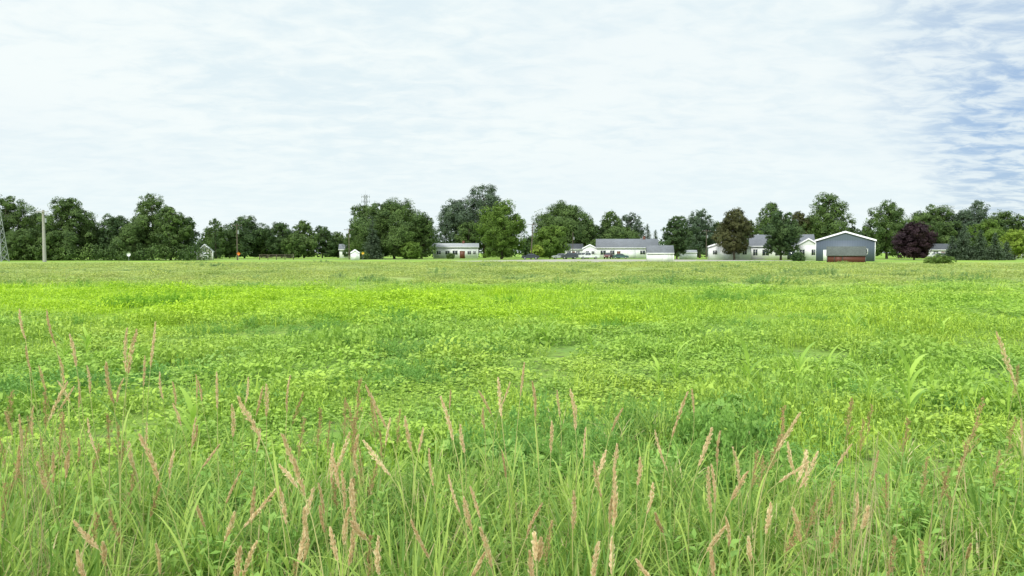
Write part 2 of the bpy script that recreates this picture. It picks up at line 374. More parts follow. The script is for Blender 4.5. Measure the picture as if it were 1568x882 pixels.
# leafy weeds growing among the verge grass
def leafy(h):
    b=Bld()
    for s in range(5):
        a=random.random()*6.283; bx=np.array([random.gauss(0,.05),random.gauss(0,.05),0.]); tp=bx+np.array([math.cos(a)*.12,math.sin(a)*.12,h*random.uniform(.7,1.1)])
        b.tube([bx,(bx+tp)/2,tp],[.004,.003,.0015],4,.3,0); k=20; t=rng.random(k)*.9+.1
        c=bx+(tp-bx)*t[:,None]; d=rdir(k); d[:,2]=d[:,2]*.4+.25; d=nz(d); L=rng.uniform(.05,.10,k)*(1.2-.6*t)
        b.leaves(c+d*L[:,None]*.55,d,rdir(k)*.4+np.array([0,0,1]),L,L*.42,np.clip(rng.random(k)*.8+t*.2,0,1),0)
    return b
n=130; d=np.sqrt(rng.uniform(2.2**2,5.5**2,n)); a=rng.uniform(-.75,.75,n); P=np.stack([d*np.sin(a),d*np.cos(a),0*a],1)
bake('verge_leafy_weeds',[leafy(.45) for _ in range(6)],P,rng.random(n)*6.283,np.repeat(rng.uniform(.6,1.15,n)[:,None],3,1),rng.integers(0,6,n),[M_broad])

# ------------------------------------------------------------------ seed heads
heads=[(30,473,46,518),(72,474,86,530),(40,530,44,570),(107,513,118,560),(133,560,140,600),(195,503,190,570),(210,505,200,570),(238,493,235,560),(222,545,222,590),(163,555,165,620),(104,585,82,640),(120,580,118,625),(135,640,155,690),(300,573,303,608),(332,570,334,625),(380,578,378,615),(408,588,404,640),(365,607,398,665),(445,575,440,630),(355,620,352,672),(213,665,243,735),(432,665,465,760),(428,712,455,745),(425,745,380,800),(425,742,440,800),(560,590,590,655),(620,637,630,690),(648,655,642,690),(675,608,695,670),(690,597,688,625),(657,687,665,740),(687,728,705,780),(557,675,598,725),(540,690,545,730),(536,750,548,822),(630,797,655,860),(735,808,752,870),(720,745,735,790),(763,578,768,635),(803,555,797,605),(815,585,820,640),(853,598,858,640),(873,597,880,655),(845,645,843,690),(768,690,775,735),(878,752,878,815),(897,655,893,700),(940,715,937,800),(945,680,940,720),(917,830,908,885),(928,690,912,728),(1003,660,1022,720),(1053,600,1030,670),(1090,655,1068,710),(1103,660,1100,715),(1085,715,1092,790),(1145,722,1120,765),(1225,632,1195,695),(1238,708,1195,740),(1088,840,1092,885),(1525,507,1555,590),(975,857,1000,890),(818,815,820,850),(1345,690,1340,740),(740,625,742,660),(245,570,250,610),(60,560,66,600),(90,545,96,590),(268,690,262,730),(300,640,296,680),(510,700,522,742),(705,650,712,690),(1000,740,990,785),(980,700,975,740),(1180,770,1172,815),(598,640,592,680),(488,740,494,790)]
rust=[(552,580,545,650),(18,600,14,660),(1305,610,1300,680),(1505,615,1470,700),(1480,680,1465,740),(45,640,40,700),(8,740,4,800),(505,645,500,700),(490,625,486,690),(1555,640,1545,700),(1390,640,1385,700),(1250,765,1235,830),(1225,800,1200,850),(1275,740,1262,800),(180,650,175,710),(30,700,22,760),(1335,620,1330,670),(1420,700,1410,760),(1530,690,1520,750),(70,600,66,660),(465,640,460,700),(530,610,526,670),(1160,690,1150,750),(1290,800,1270,850),(205,720,200,780),(845,800,835,860),(1560,560,1556,610)]
for _ in range(80):
    x=random.uniform(-60,1620) if random.random()<.6 else random.uniform(-20,560); y=random.uniform(575,850); h=random.uniform(30,58); heads.append((x,y,x+random.gauss(0,13),y+h))
for _ in range(34):
    x=random.choice([random.uniform(-40,260),random.uniform(440,620),random.uniform(1150,1600)]); y=random.uniform(600,840); rust.append((x,y,x+random.gauss(-4,10),y+random.uniform(45,75)))
b=Bld()
def place(h,Lw,hmin,hmax):
    x0,y0,x1,y1=h; lp=math.hypot(x1-x0,y1-y0); D=Lw*F/lp
    hh=CAMH-(y0-387)*D/F
    hh=min(max(hh,hmin),hmax); D=(CAMH-hh)*F/(y0-387)
    D=max(D,1.5)
    T=ray(x0,y0,D); B=ray(x1,y1,D); B[1]+=random.uniform(-.03,.03)*1.5
    if B[2]>T[2]-.02: B[2]=T[2]-.02
    return T,B
def stem(T,B,rad=.0018):
    dx=(T-B); R0=np.array([B[0]-dx[0]*.6+random.gauss(0,.05),B[1]+random.gauss(0,.08),0.])
    C=B-dx*min(1.5,.5*B[2]/max(.05,dx[2])) ; C[2]=max(C[2],.1)
    t=np.linspace(0,1,9)[:,None]; pts=(1-t)**2*R0+2*t*(1-t)*C+t*t*B
    b.tube(pts,np.linspace(rad*1.3,rad,9),4,random.uniform(.2,1),1)
    for q in range(3):
        i=random.randint(1,5); b.blades(pts[i][None],np.array([random.random()*6.283]),random.uniform(.15,.32),random.uniform(.3,.7),random.uniform(.4,1.3),.010,random.random(),2,5)
for h in heads:
    T,B=place(h,random.uniform(.16,.20),.75,1.38); stem(T,B)
    L=np.linalg.norm(T-B); k=int(240); t=rng.random(k)
    ctrl=(T+B)/2+np.array([ (T-B)[2]*random.uniform(-.10,.10),random.uniform(-.01,.01),0])
    c=((1-t)**2)[:,None]*B+(2*t*(1-t))[:,None]*ctrl+(t*t)[:,None]*T
    r=(.0105*np.sin(np.pi*np.clip(t*.93+.05,0,1))**.6)*(.7+.5*np.abs(np.sin(t*21+random.random()*6)))*random.uniform(.55,1.25)
    rd=rdir(k); ax=nz((T-B)[None])+rd*.38
    b.leaves(c+rd*r[:,None]*rng.random(k)[:,None]**.4,ax,rdir(k),rng.uniform(.010,.019,k),.005,np.clip(rng.random(k)*.7+random.uniform(-.15,.4),0,1),0)
    b.tube([B,ctrl*.5+(T+B)*.25,T],[.0016,.0016,.0008],3,.6,0)
obj('seed_head_grass',b.mesh('seed_head_grass',[M_seed,M_stem,M_gr]))
b=Bld()
for h in rust:
    T,B=place(h,random.uniform(.18,.25),.6,1.3); stem(T,B,.0015); L=np.linalg.norm(T-B); A=nz((T-B)[None])[0]
    b.tube([B,(T+B)/2,T],[.0012,.001,.0006],3,.5,0)
    for q in range(20):
        t=q/20; st=B+(T-B)*t; dr=nz((A*1.1+rdir(1)[0]*.55)[None])[0]; ln=L*.30*(1-t*.7)*random.uniform(.6,1.2); e=st+dr*ln
        b.tube([st,(st+e)/2,e],.0005,3,.4,0); k=20; tt=rng.random(k)**.7
        b.leaves(st+(e-st)*tt[:,None]+rng.normal(size=(k,3))*.003,rdir(k)*.6+A,rdir(k),rng.uniform(.005,.009,k),.003,rng.random(k),0)
obj('rusty_panicle_grass',b.mesh('rusty_panicle_grass',[M_rust,M_stem,M_gr]))
b=Bld()
for (px,py,n) in ((1330,760,26),(1270,790,18),(1440,780,16),(1190,800,10),(60,690,12),(20,720,10)):
    for _ in range(n):
        D=random.uniform(2.4,3.6); T=ray(px+random.gauss(0,45),py-random.uniform(-40,110),D); R0=T.copy(); R0[2]=0; R0[0]+=random.gauss(0,.12); R0[1]+=random.gauss(0,.1)
        M=(T+R0)/2+np.array([random.gauss(0,.02),0,0]); b.tube([R0,M,T],[.0018,.0014,.0007],3,random.random(),0)
obj('dry_grass_stalks',b.mesh('dry_grass_stalks',[M_dry]))

# ------------------------------------------------------------------ corn plants & broadleaf weeds
def corn(px,py,h,nl=8):
    D=CAMH*F/(py-387); b=Bld(); b.tube([(0,0,0),(.01,0,h*.4),(0,.01,h*.75)],[.014,.011,.005],6,.6,0)
    az0=random.random()*3
    for i in range(nl):
        z=h*(.06+.66*i/nl); az=az0+(i%2)*math.pi+random.gauss(0,.35); L=h*random.uniform(.5,.75)
        b.blades(np.array([[0,0,z]]),np.array([az]),L,.25+random.uniform(0,.25),random.uniform(1.1,2.1)*(1-.4*i/nl),.05,random.random(),0,8,[.4,.8,1,1,.95,.85,.65,.4,.05])
    x=X(px,D); obj('corn_plant',b.mesh('corn_plant',[M_corn],True),(x,D,float(gh(x,D))),random.uniform(-.6,.6)-az0)
for a in ((1395,655,.78),(1225,612,.65),(1148,615,.6),(1036,590,.6),(1268,600,.55),(838,530,.6),(800,516,.55),(95,560,.5),(1335,640,.5),(547,447,.9),(1165,640,.35),(1550,655,.7),(905,545,.4),(290,700,.5),(1310,510,.55),(700,505,.45),(1010,600,.35),(770,540,.4),(1490,600,.4),(130,545,.45),(880,480,.5),(1445,520,.5)): corn(*a)
def broadleaf(px,py,R,n=60,sm=1.0):
    D=CAMH*F/(py-387); b=Bld()
    for i in range(n):
        r=R*math.sqrt(random.random()); a=random.random()*6.283; z=.08+.20*(1-(r/R)**2)*random.uniform(.6,1.2)
        c=np.array([r*math.cos(a),r*math.sin(a),z]); s=random.uniform(.035,.065)*sm; tn=random.random()
        nrm=nz(np.array([[math.cos(a)*.4+random.gauss(0,.3),math.sin(a)*.4+random.gauss(0,.3),1.]]))[0]
        u_=nz(np.cross(nrm,[0.2,1,0])[None])[0]; v_=np.cross(nrm,u_); ph=random.random()*6
        k=10; rr=[s*(1.0 if j%2==0 else .74) for j in range(k)]; 
        ring=[c+u_*math.cos(ph+j/k*6.283)*rr[j]+v_*math.sin(ph+j/k*6.283)*rr[j]-nrm*.012*(j%2) for j in range(k)]
        V=[c-nrm*.012]+ring; Q=[(0,1+j,1+(j+1)%k,1+(j+2)%k) for j in range(0,k,2)]
        b.add(V,Q,tn,0); b.tube([(c[0]*.5,c[1]*.5,0),(c[0]*.8,c[1]*.8,z*.6),tuple(c)],.003,4,.5,0)
    x=X(px,D); obj('broadleaf_weed',b.mesh('broadleaf_weed',[M_broad]),(x,D,float(gh(x,D))))
broadleaf(1122,660,.45,110); broadleaf(785,735,.38,80,.9); broadleaf(690,725,.22,26,.9); broadleaf(350,560,.5,60,.8)

# ------------------------------------------------------------------ trees
def tree_mesh(h,w,kind,mat,seed,base=.12,dens=1.0,airy=0.0,ls=.3):
    r=np.random.default_rng(seed); b=Bld(); 
    def rd(n): return nz(r.normal(size=(n,3)))
    if kind=='spruce':
        b.tube([(0,0,0),(0,0,h*.5),(0,0,h*.98)],[h*.018,h*.011,.02],6,.5,1)
        z=h*.05
        while z<h*.985:
            t=(z/h); R=w/2*(1-t)**.85*r.uniform(.85,1.12)+.08; nb=max(5,int(R*5.5))
            for a in r.random(nb)*6.283:
                Rb=R*r.uniform(.75,1.12); k=max(8,int(Rb*20*dens)); tt=r.random(k)**.6
                dx=np.array([math.cos(a),math.sin(a),0]); c=dx*(Rb*tt)[:,None]+np.array([0,0,1])*(z-.28*Rb*tt**1.2+r.normal(size=k)*.10)[:,None]+r.normal(size=(k,3))*(.10+.10*tt)[:,None]
                ax=dx+rd(k)*.7+np.array([0,0,-.2]); b.leaves(c,ax,rd(k)*.6+np.array([0,0,1]),r.uniform(.25,.5,k),.14,np.clip(tt*.7+r.random(k)*.35-.1,0,1),0)
            z+=h*.032*r.uniform(.7,1.3)
        return b.mesh('spruce_tree',[mat,M_bark])
    cb=h*base; ch=h-cb; ph=h*.78; lx,ly=r.normal(size=2)*w*.02
    b.tube([(0,0,0),(lx*.3,ly*.3,h*.2),(lx,ly,h*.45),(lx*1.4,ly*1.2,ph)],[h*.024,h*.019,h*.013,h*.004],7,.5,1)
    nl=int(26+r.integers(0,10)); cen=[];rad=[]
    for i in range(nl):
        t=(i+.5)/nl; env=math.sin(math.pi*min(1,(t*.86+.12)))**.62 if kind!='oval' else math.sin(math.pi*min(1,(t*.9+.06)))**.8
        a=i*2.4+r.random()*.8; rr=w/2*env*r.uniform(.40,.86)
        lr=w*r.uniform(.085,.19)*(.75+.5*env)*(1-.15*airy)
        z=cb+ch*t*.95+r.normal()*ch*.02; z=min(z,h-lr*.6); z=max(z,cb+lr*.4)
        cen.append((rr*math.cos(a),rr*math.sin(a),z)); rad.append(lr)
    cen.append((0,0,cb+ch*.55)); rad.append(w*.25)
    cen.append((0,0,cb+ch*.3)); rad.append(w*.24)
    for c,lr in zip(cen,rad):
        c=np.array(c); s=min(.9,max(.2,(c[2]-lr)/h*.8)); st=np.array([lx*s,ly*s,max(h*.14,min(ph,c[2]-lr*1.3))])
        b.tube([st,(st+c)/2+np.array([0,0,-.1*lr]),c+np.array([0,0,lr*.3])],[h*.008,h*.005,h*.002],4,.5,1)
        k=int(dens*(1-airy*.45)*lr*lr*4*math.pi/(ls*ls)*2.2)
        ns=int(12+lr*7); sc=rd(ns); q=r.integers(0,ns,k); d=nz(sc[q]+rd(k)*.33)
        rr=lr*(.5+.5*r.random(k)**.6)*r.uniform(.75,1.3,ns)[q]
        pos=c+d*rr[:,None]*np.array([1,1,.82]); lt=r.uniform(-.12,.12)+r.uniform(-.2,.2,ns)[q]
        ok=pos[:,2]>cb*.7; nr=d+rd(k)*.6+np.array([0,0,.25]); ax=np.cross(nr,rd(k)); szz=ls*r.uniform(.5,1.25,k)
        tone=np.clip(.47+lt+r.normal(size=k)*.16,0,1)
        b.leaves(pos[ok],ax[ok],nr[ok],szz[ok]*1.15,szz[ok]*.75,tone[ok],0)
    k=int(180*dens); i=r.integers(0,len(cen),k); d=rd(k); d[:,2]=np.abs(d[:,2])*.8; C=np.array(cen)[i]; R=np.array(rad)[i]
    for j in range(2): b.leaves(C+d*(R*(1.05+.08*j))[:,None]+r.normal(size=(k,3))*.12,rd(k),rd(k),ls*.8,ls*.45,.55+.2*r.random(k),0)
    return b.mesh('tree',[mat,M_bark])
SEED=[100]
def tree(name,px,top,wpx,D,kind='round',mat='g',base=.12,airy=0.,dens=1.,ls=None):
    SEED[0]+=1; h=Z(top,D); w=wpx/F*D
    if ls is None: ls=.31*D/200
    m=tree_mesh(h,w,kind,TR[mat],SEED[0],base,dens,airy,ls); m.name=name
    return obj(name,m,(X(px,D),D,0))
dt='deciduous_tree'; st_='spruce_tree'
for a in ((16,299,82,168,'round','g',.05),(62,326,58,176,'round','d',.05),(106,305,78,166,'round','g',.05),(138,338,54,172,'round','g',.04),(180,330,66,170,'round','d',.04),
          (234,296,74,168,'round','g',.05,.15),(262,316,62,163,'round','g',.04),(288,332,46,166,'round','d',.05),(40,352,64,162,'round','g',.03),(205,342,60,164,'round','g',.03),(85,355,54,160,'round','g',.03),
          (-60,300,80,170,'round','g',.05),(-120,318,80,170,'round','d',.05),(-190,308,90,172,'round','g',.05)): tree(dt,*a)
for a in ((332,336,36,215,'round','g',.05,.1),(375,333,68,225,'round','d',.06,.1),(352,352,42,220,'round','g',.05),(408,352,42,230,'round','g',.05),(432,342,50,225,'round','d',.06),(466,338,48,230,'round','g',.05),(494,347,44,235,'round','d',.05),(518,356,36,240,'round','g',.05),(450,358,36,222,'round','g',.05),(320,350,28,222,'round','d',.05)): tree(dt,*a)
for a in ((604,308,114,205,'round','g',.06),(560,315,64,212,'round','g',.06),(646,330,48,206,'round','g',.06),(545,345,36,215,'round','d',.05)): tree(dt,*a)
tree(st_,571,332,38,196,'spruce','b'); tree(st_,331,334,20,205,'spruce','d'); tree('round_bush',629,371,36,197,'round','l',.02)
for a in ((698,305,74,252,'round','b',.15,.5),(742,282,86,248,'round','b',.15,.55),(770,330,50,240,'round','g',.1),(768,307,74,197,'round','l',.05),(718,340,44,240,'round','g',.1)): tree(dt,*a)
for a in ((864,313,96,245,'round','g',.12,.15),(842,346,60,212,'round','l',.06),(812,362,30,225,'round','d',.05),(898,335,42,240,'round','g',.1),(935,323,54,255,'round','g',.1,.35),(965,325,50,255,'round','b',.1,.45),(915,345,42,250,'round','d',.1),(950,350,62,245,'round','g',.05)): tree(dt,*a)
tree(st_,991,343,28,240,'spruce','b'); tree(st_,1003,352,20,242,'spruce','d'); tree('young_tree',823,376,20,190,'round','y',.25)
tree(dt,1036,331,47,192,'oval','d',.1,0.,1.2); tree(dt,1071,321,58,228,'round','b',.1,.3)
tree(dt,1052,350,50,240,'round','g',.05)
tree(dt,1124,320,58,172,'round','r',.16); tree(dt,1179,309,48,225,'round','g',.12,.2); tree(dt,1195,323,60,168,'round','d',.14)
for a in ((1222,322,42,225,'round','r',.1),(1264,299,74,222,'round','g',.12,.4),(1240,335,46,225,'round','l',.1,.2),(1302,348,40,222,'round','d',.1),(1146,338,42,228,'round','g',.1),(1100,340,42,230,'round','g',.1),
          (1357,309,74,204,'round','g',.08,.1),(1412,328,62,225,'round','g',.1),(1432,315,76,228,'round','g',.1,.2),(1470,322,58,226,'round','b',.1,.2),(1492,308,56,245,'round','b',.1,.5),(1532,325,62,232,'round','g',.1,.2),(1562,330,48,228,'round','g',.1),(1325,350,42,230,'round','d',.08),
          (1512,337,56,196,'round','l',.08),(1553,352,46,184,'round','y',.06),(1610,325,70,210,'round','g',.08),(1680,312,90,220,'round','g',.08),(1760,320,90,220,'round','d',.08),(1445,350,60,240,'round','d',.05)): tree(dt,*a)
tree('purple_maple_tree',1399,342,62,172,'round','p',.08,0.,1.2)
for a in ((1474,344,38,168),(1500,352,34,166),(1523,357,30,165),(1457,362,26,170),(1540,370,22,168)): tree(st_,*a,'spruce','b')
tree('shrub',1221,387,22,150,'round','d',.0,ls=.2); tree('shrub',556,386,20,190,'round','g',.0,ls=.25)
tree('shrub',690,388,14,205,'round','g',.0,ls=.22); tree('shrub',1010,390,16,200,'round','g',.0,ls=.22)
tree('brush_heap',1437,394,46,112,'round','l',.0,.2,ls=.16)
b=Bld(); r=np.random.default_rng(77)
for x in np.arange(-330,330,5.0):
    D=r.uniform(285,330); hh=r.uniform(6,9.5)*(1.15 if -260<x<-30 else 1); k=330
    d=nz(r.normal(size=(k,3))); c=np.array([x+r.normal()*2,D,hh*.5])+d*np.array([5,3,hh*.52])*(.6+.45*r.random(k))[:,None]; c[:,2]=np.abs(c[:,2])
    nr=d+nz(r.normal(size=(k,3)))*.6; b.leaves(c,np.cross(nr,nz(r.normal(size=(k,3)))),nr,1.0,.8,np.clip(.4+r.normal()*.12+r.normal(size=k)*.12,0,1),0)
    b.tube([(x,D,0),(x,D,hh*.6)],[.2,.1],4,.5,1)
obj('distant_tree_row',b.mesh('distant_tree_row',[TR['d'],M_bark]))
b=Bld()
for x in np.arange(-150,-66,1.6):
    D=r.uniform(158,163); hh=r.uniform(2.2,4.2); k=240; d=nz(r.normal(size=(k,3))); c=np.array([x,D,hh*.45])+d*np.array([1.7,1.3,hh*.55])*(.6+.45*r.random(k))[:,None]; c[:,2]=np.abs(c[:,2])
    nr=d+nz(r.normal(size=(k,3)))*.6; b.leaves(c,np.cross(nr,nz(r.normal(size=(k,3)))),nr,.4,.3,np.clip(.4+r.normal()*.15+r.normal(size=k)*.12,0,1),0)
obj('undergrowth',b.mesh('undergrowth',[TR['g']]))

# ------------------------------------------------------------------ buildings (fronts turned toward the field)
def empty(name,loc,rz=0):
    o=bpy.data.objects.new(name,None); o.location=loc; o.rotation_euler=(0,0,rz); o.empty_display_size=.5; COL.objects.link(o); return o
def building(name,cx,D,w,d,eave,ridge,axis='x',wall=None,roof=None,wins=(),doors=(),over=.35,trim=None,chim=None,turn=.8):
    wall=wall or M_white; roof=roof or M_roofg; trim=trim or M_trim
    th_=math.atan2(cx,D)*turn
    e=empty(name,(cx+math.sin(th_)*d/2,D+math.cos(th_)*d/2,0),-th_); hw,hd=w/2,d/2
    b=Bld(); b.box(-hw,hw,-hd,hd,0,eave); 
    if axis=='x':
        for s in (-1,1): b.add([(s*hw,-hd,eave),(s*hw,hd,eave),(s*hw,.01,ridge),(s*hw,-.01,ridge)],[(0,1,2,3)])
    else:
        for s in (-1,1): b.add([(-hw,s*hd,eave),(hw,s*hd,eave),(.01,s*hd,ridge),(-.01,s*hd,ridge)],[(0,1,2,3)])
    obj('walls',b.mesh('walls',[wall]),parent=e)
    b=Bld(); th=.14
    if axis=='x':
        sl=(ridge-eave)/hd
        for s in (-1,1):
            ye=s*(hd+over); ze=eave-over*sl; P0=[(-hw-over,ye,ze),(hw+over,ye,ze),(hw+over,0,ridge),(-hw-over,0,ridge)]
            V=[(x,y,z+.01) for x,y,z in P0]+[(x,y,z+th) for x,y,z in P0]; b.add(V,[(0,1,2,3),(4,5,6,7),(0,1,5,4),(1,2,6,5),(3,0,4,7)])
    else:
        sl=(ridge-eave)/hw
        for s in (-1,1):
            xe=s*(hw+over); ze=eave-over*sl; P0=[(xe,-hd-over,ze),(xe,hd+over,ze),(0,hd+over,ridge),(0,-hd-over,ridge)]
            V=[(x,y,z+.01) for x,y,z in P0]+[(x,y,z+th) for x,y,z in P0]; b.add(V,[(0,1,2,3),(4,5,6,7),(0,1,5,4),(1,2,6,5),(3,0,4,7)])
    obj('roof',b.mesh('roof',[roof]),parent=e)
    b=Bld()
    if axis=='x':
        ze=eave-over*sl; b.box(-hw-over,hw+over,-hd-over-.05,-hd-over-.005,ze-.06,ze+.14)
    else:
        for s in (-1,1):
            y=-hd-over-.03; xe=s*(hw+over); ze=eave-over*sl
            V=[(xe,y-.02,ze-.12),(0,y-.02,ridge-.12),(0,y-.02,ridge+.2),(xe,y-.02,ze+.2),(xe,y+.02,ze-.12),(0,y+.02,ridge-.12),(0,y+.02,ridge+.2),(xe,y+.02,ze+.2)]
            b.add(V,[(0,1,2,3),(4,5,6,7),(3,2,6,7),(0,1,5,4)])
    for s in (-1,1): b.box(s*(hw+.02)-.06,s*(hw+.02)+.06,-hd-.03,-hd+.09,.02,eave-.25)
    obj('trim',b.mesh('trim',[trim]),parent=e)
    if wins:
        bf=Bld();bg=Bld()
        for (x,z,ww,wh) in wins:
            t=.09
            bf.box(x-ww/2-t,x+ww/2+t,-hd-.05,-hd-.003,z-t,z); bf.box(x-ww/2-t,x+ww/2+t,-hd-.05,-hd-.003,z+wh,z+wh+t)
            bf.box(x-ww/2-t,x-ww/2,-hd-.05,-hd-.003,z+.002,z+wh-.002); bf.box(x+ww/2,x+ww/2+t,-hd-.05,-hd-.003,z+.002,z+wh-.002)
            bf.box(x-.025,x+.025,-hd-.045,-hd-.022,z+.002,z+wh-.002)
            bg.box(x-ww/2+.002,x+ww/2-.002,-hd-.02,-hd-.004,z+.002,z+wh-.002)
        obj('window_frames',bf.mesh('window_frames',[trim]),parent=e); obj('window_glass',bg.mesh('window_glass',[M_glass]),parent=e)
    for (x,ww,wh,mt) in doors:
        b=Bld(); b.box(x-ww/2,x+ww/2,-hd-.04,-hd-.004,.05,wh,0); b.box(x-ww/2-.1,x-ww/2-.002,-hd-.05,-hd-.003,.05,wh+.1,1); b.box(x+ww/2+.002,x+ww/2+.1,-hd-.05,-hd-.003,.05,wh+.1,1); b.box(x-ww/2,x+ww/2,-hd-.05,-hd-.003,wh+.002,wh+.1,1)
        obj('door',b.mesh('door',[mt,trim]),parent=e)
    if chim:
        b=Bld(); b.box(chim-.35,chim+.35,-.3,.3,ridge-.6,ridge+.8); b.box(chim-.4,chim+.4,-.35,.35,ridge+.802,ridge+.9); obj('chimney',b.mesh('chimney',[M_door]),parent=e)
    return e
building('white_ranch_house',X(698,214),214,12.8,8,3.35,4.35,'x',roof=M_roofl,wins=((-4.9,1.2,1.2,1.0),(-2.4,1.2,1.2,1.0),(-.2,1.1,1.4,1.2),(3.9,1.2,1.0,1.0),(5.4,1.2,.7,1.0)),doors=((1.9,1.5,2.2,M_door),),chim=2.2)
building('long_ranch_house',X(960,212),212,17.2,9,3.2,5.6,'x',roof=M_roofg,wins=((-6.8,1.1,1.5,1.2),(-4.2,1.1,1.2,1.2),(4.4,1.2,1.4,1.1),(6.8,1.2,1.2,1.1)),doors=((-2.4,1.0,2.1,M_door),(1.2,2.6,2.2,M_gar)),chim=5)
building('white_garage',X(903,216),216,4.0,6,3.0,4.0,'y',roof=M_roofg,wins=((0.9,1.3,.8,.8),),doors=((-.7,1.0,2.1,M_glass),),over=.2)
building('white_cottage',X(878,232),232,5.5,6,2.9,4.4,'x',roof=M_roofd,wins=((-1.4,1.2,1.1,1.0),(1.4,1.2,1.1,1.0)),doors=((0,.9,2.1,M_door),))
building('white_garden_shed',X(1011,128),128,4.45,3.2,1.62,2.85,'x',roof=M_roofg,doors=((0.9,1.3,1.5,M_white),),over=.12,turn=.6)
building('low_white_garage',X(1053,200),200,4.6,4,1.7,2.3,'x',roof=M_roofl,doors=((-.9,1.6,1.5,M_gar),),over=.15)
building('white_gable_garage',X(1117,176),176,9.6,10,3.2,4.75,'y',roof=M_roofg,wins=((-3.4,1.3,.9,.9),(3.4,1.3,.9,.9)),doors=((.4,3.4,2.3,M_gar),),over=.3)
building('white_farmhouse',X(1197,180),180,14.6,10,3.4,6.1,'x',roof=M_roofg,wins=((-6.2,1.0,1.0,1.5),(-3.8,1.0,1.5,1.4),(-.8,1.0,1.5,1.4),(5.8,1.0,1.2,1.4)),doors=((2.2,2.0,2.3,M_glass),),chim=-2)
building('white_gable_annex',X(1237,171),171,5.0,6.5,3.4,4.9,'y',roof=M_roofg,wins=((-1.3,1.1,1.0,1.3),(1.2,1.1,1.0,1.3)),over=.3)
building('bluegray_pole_barn',X(1293,148),148,10.8,13,4.15,5.85,'y',wall=M_gray,roof=M_roofd,wins=((3.6,1.5,.9,.9),),doors=((-3.4,1.0,2.2,M_trim),),over=.25,turn=.95)
building('red_shed',X(1295,127),127,6.0,3.4,1.3,2.65,'x',wall=M_red,roof=M_roofm,doors=((-1.2,1.2,1.05,M_red),),over=.15,trim=M_roofm,turn=.95)
building('small_gray_barn',X(314,166),166,3.2,4,2.0,3.5,'y',wall=M_tan,roof=M_roofl,wins=((0,2.1,.6,.6),),doors=((0,1.4,1.8,M_trim),),over=.2)
building('distant_house',X(534,222),222,5.2,7,2.7,4.2,'x',roof=M_roofg,wins=((-1.2,1.1,1.1,1.0),(1.2,1.1,1.1,1.0)))
building('white_tool_shed',X(544,165),165,1.8,1.8,1.7,2.3,'y',roof=M_roofl,doors=((0,.8,1.55,M_trim),),over=.1)
building('white_house_with_dark_roof',X(1443,214),214,6.5,7,2.6,4.2,'x',roof=M_roofd,wins=((-1.8,1,1.2,1.1),(1.8,1,1.2,1.1)),doors=((0,.9,2,M_door),))
building('white_bungalow',X(1560,205),205,6,7,2.6,4.2,'x',roof=M_roofg,wins=((-1.8,1,1.2,1.1),(1.8,1,1.2,1.1)))

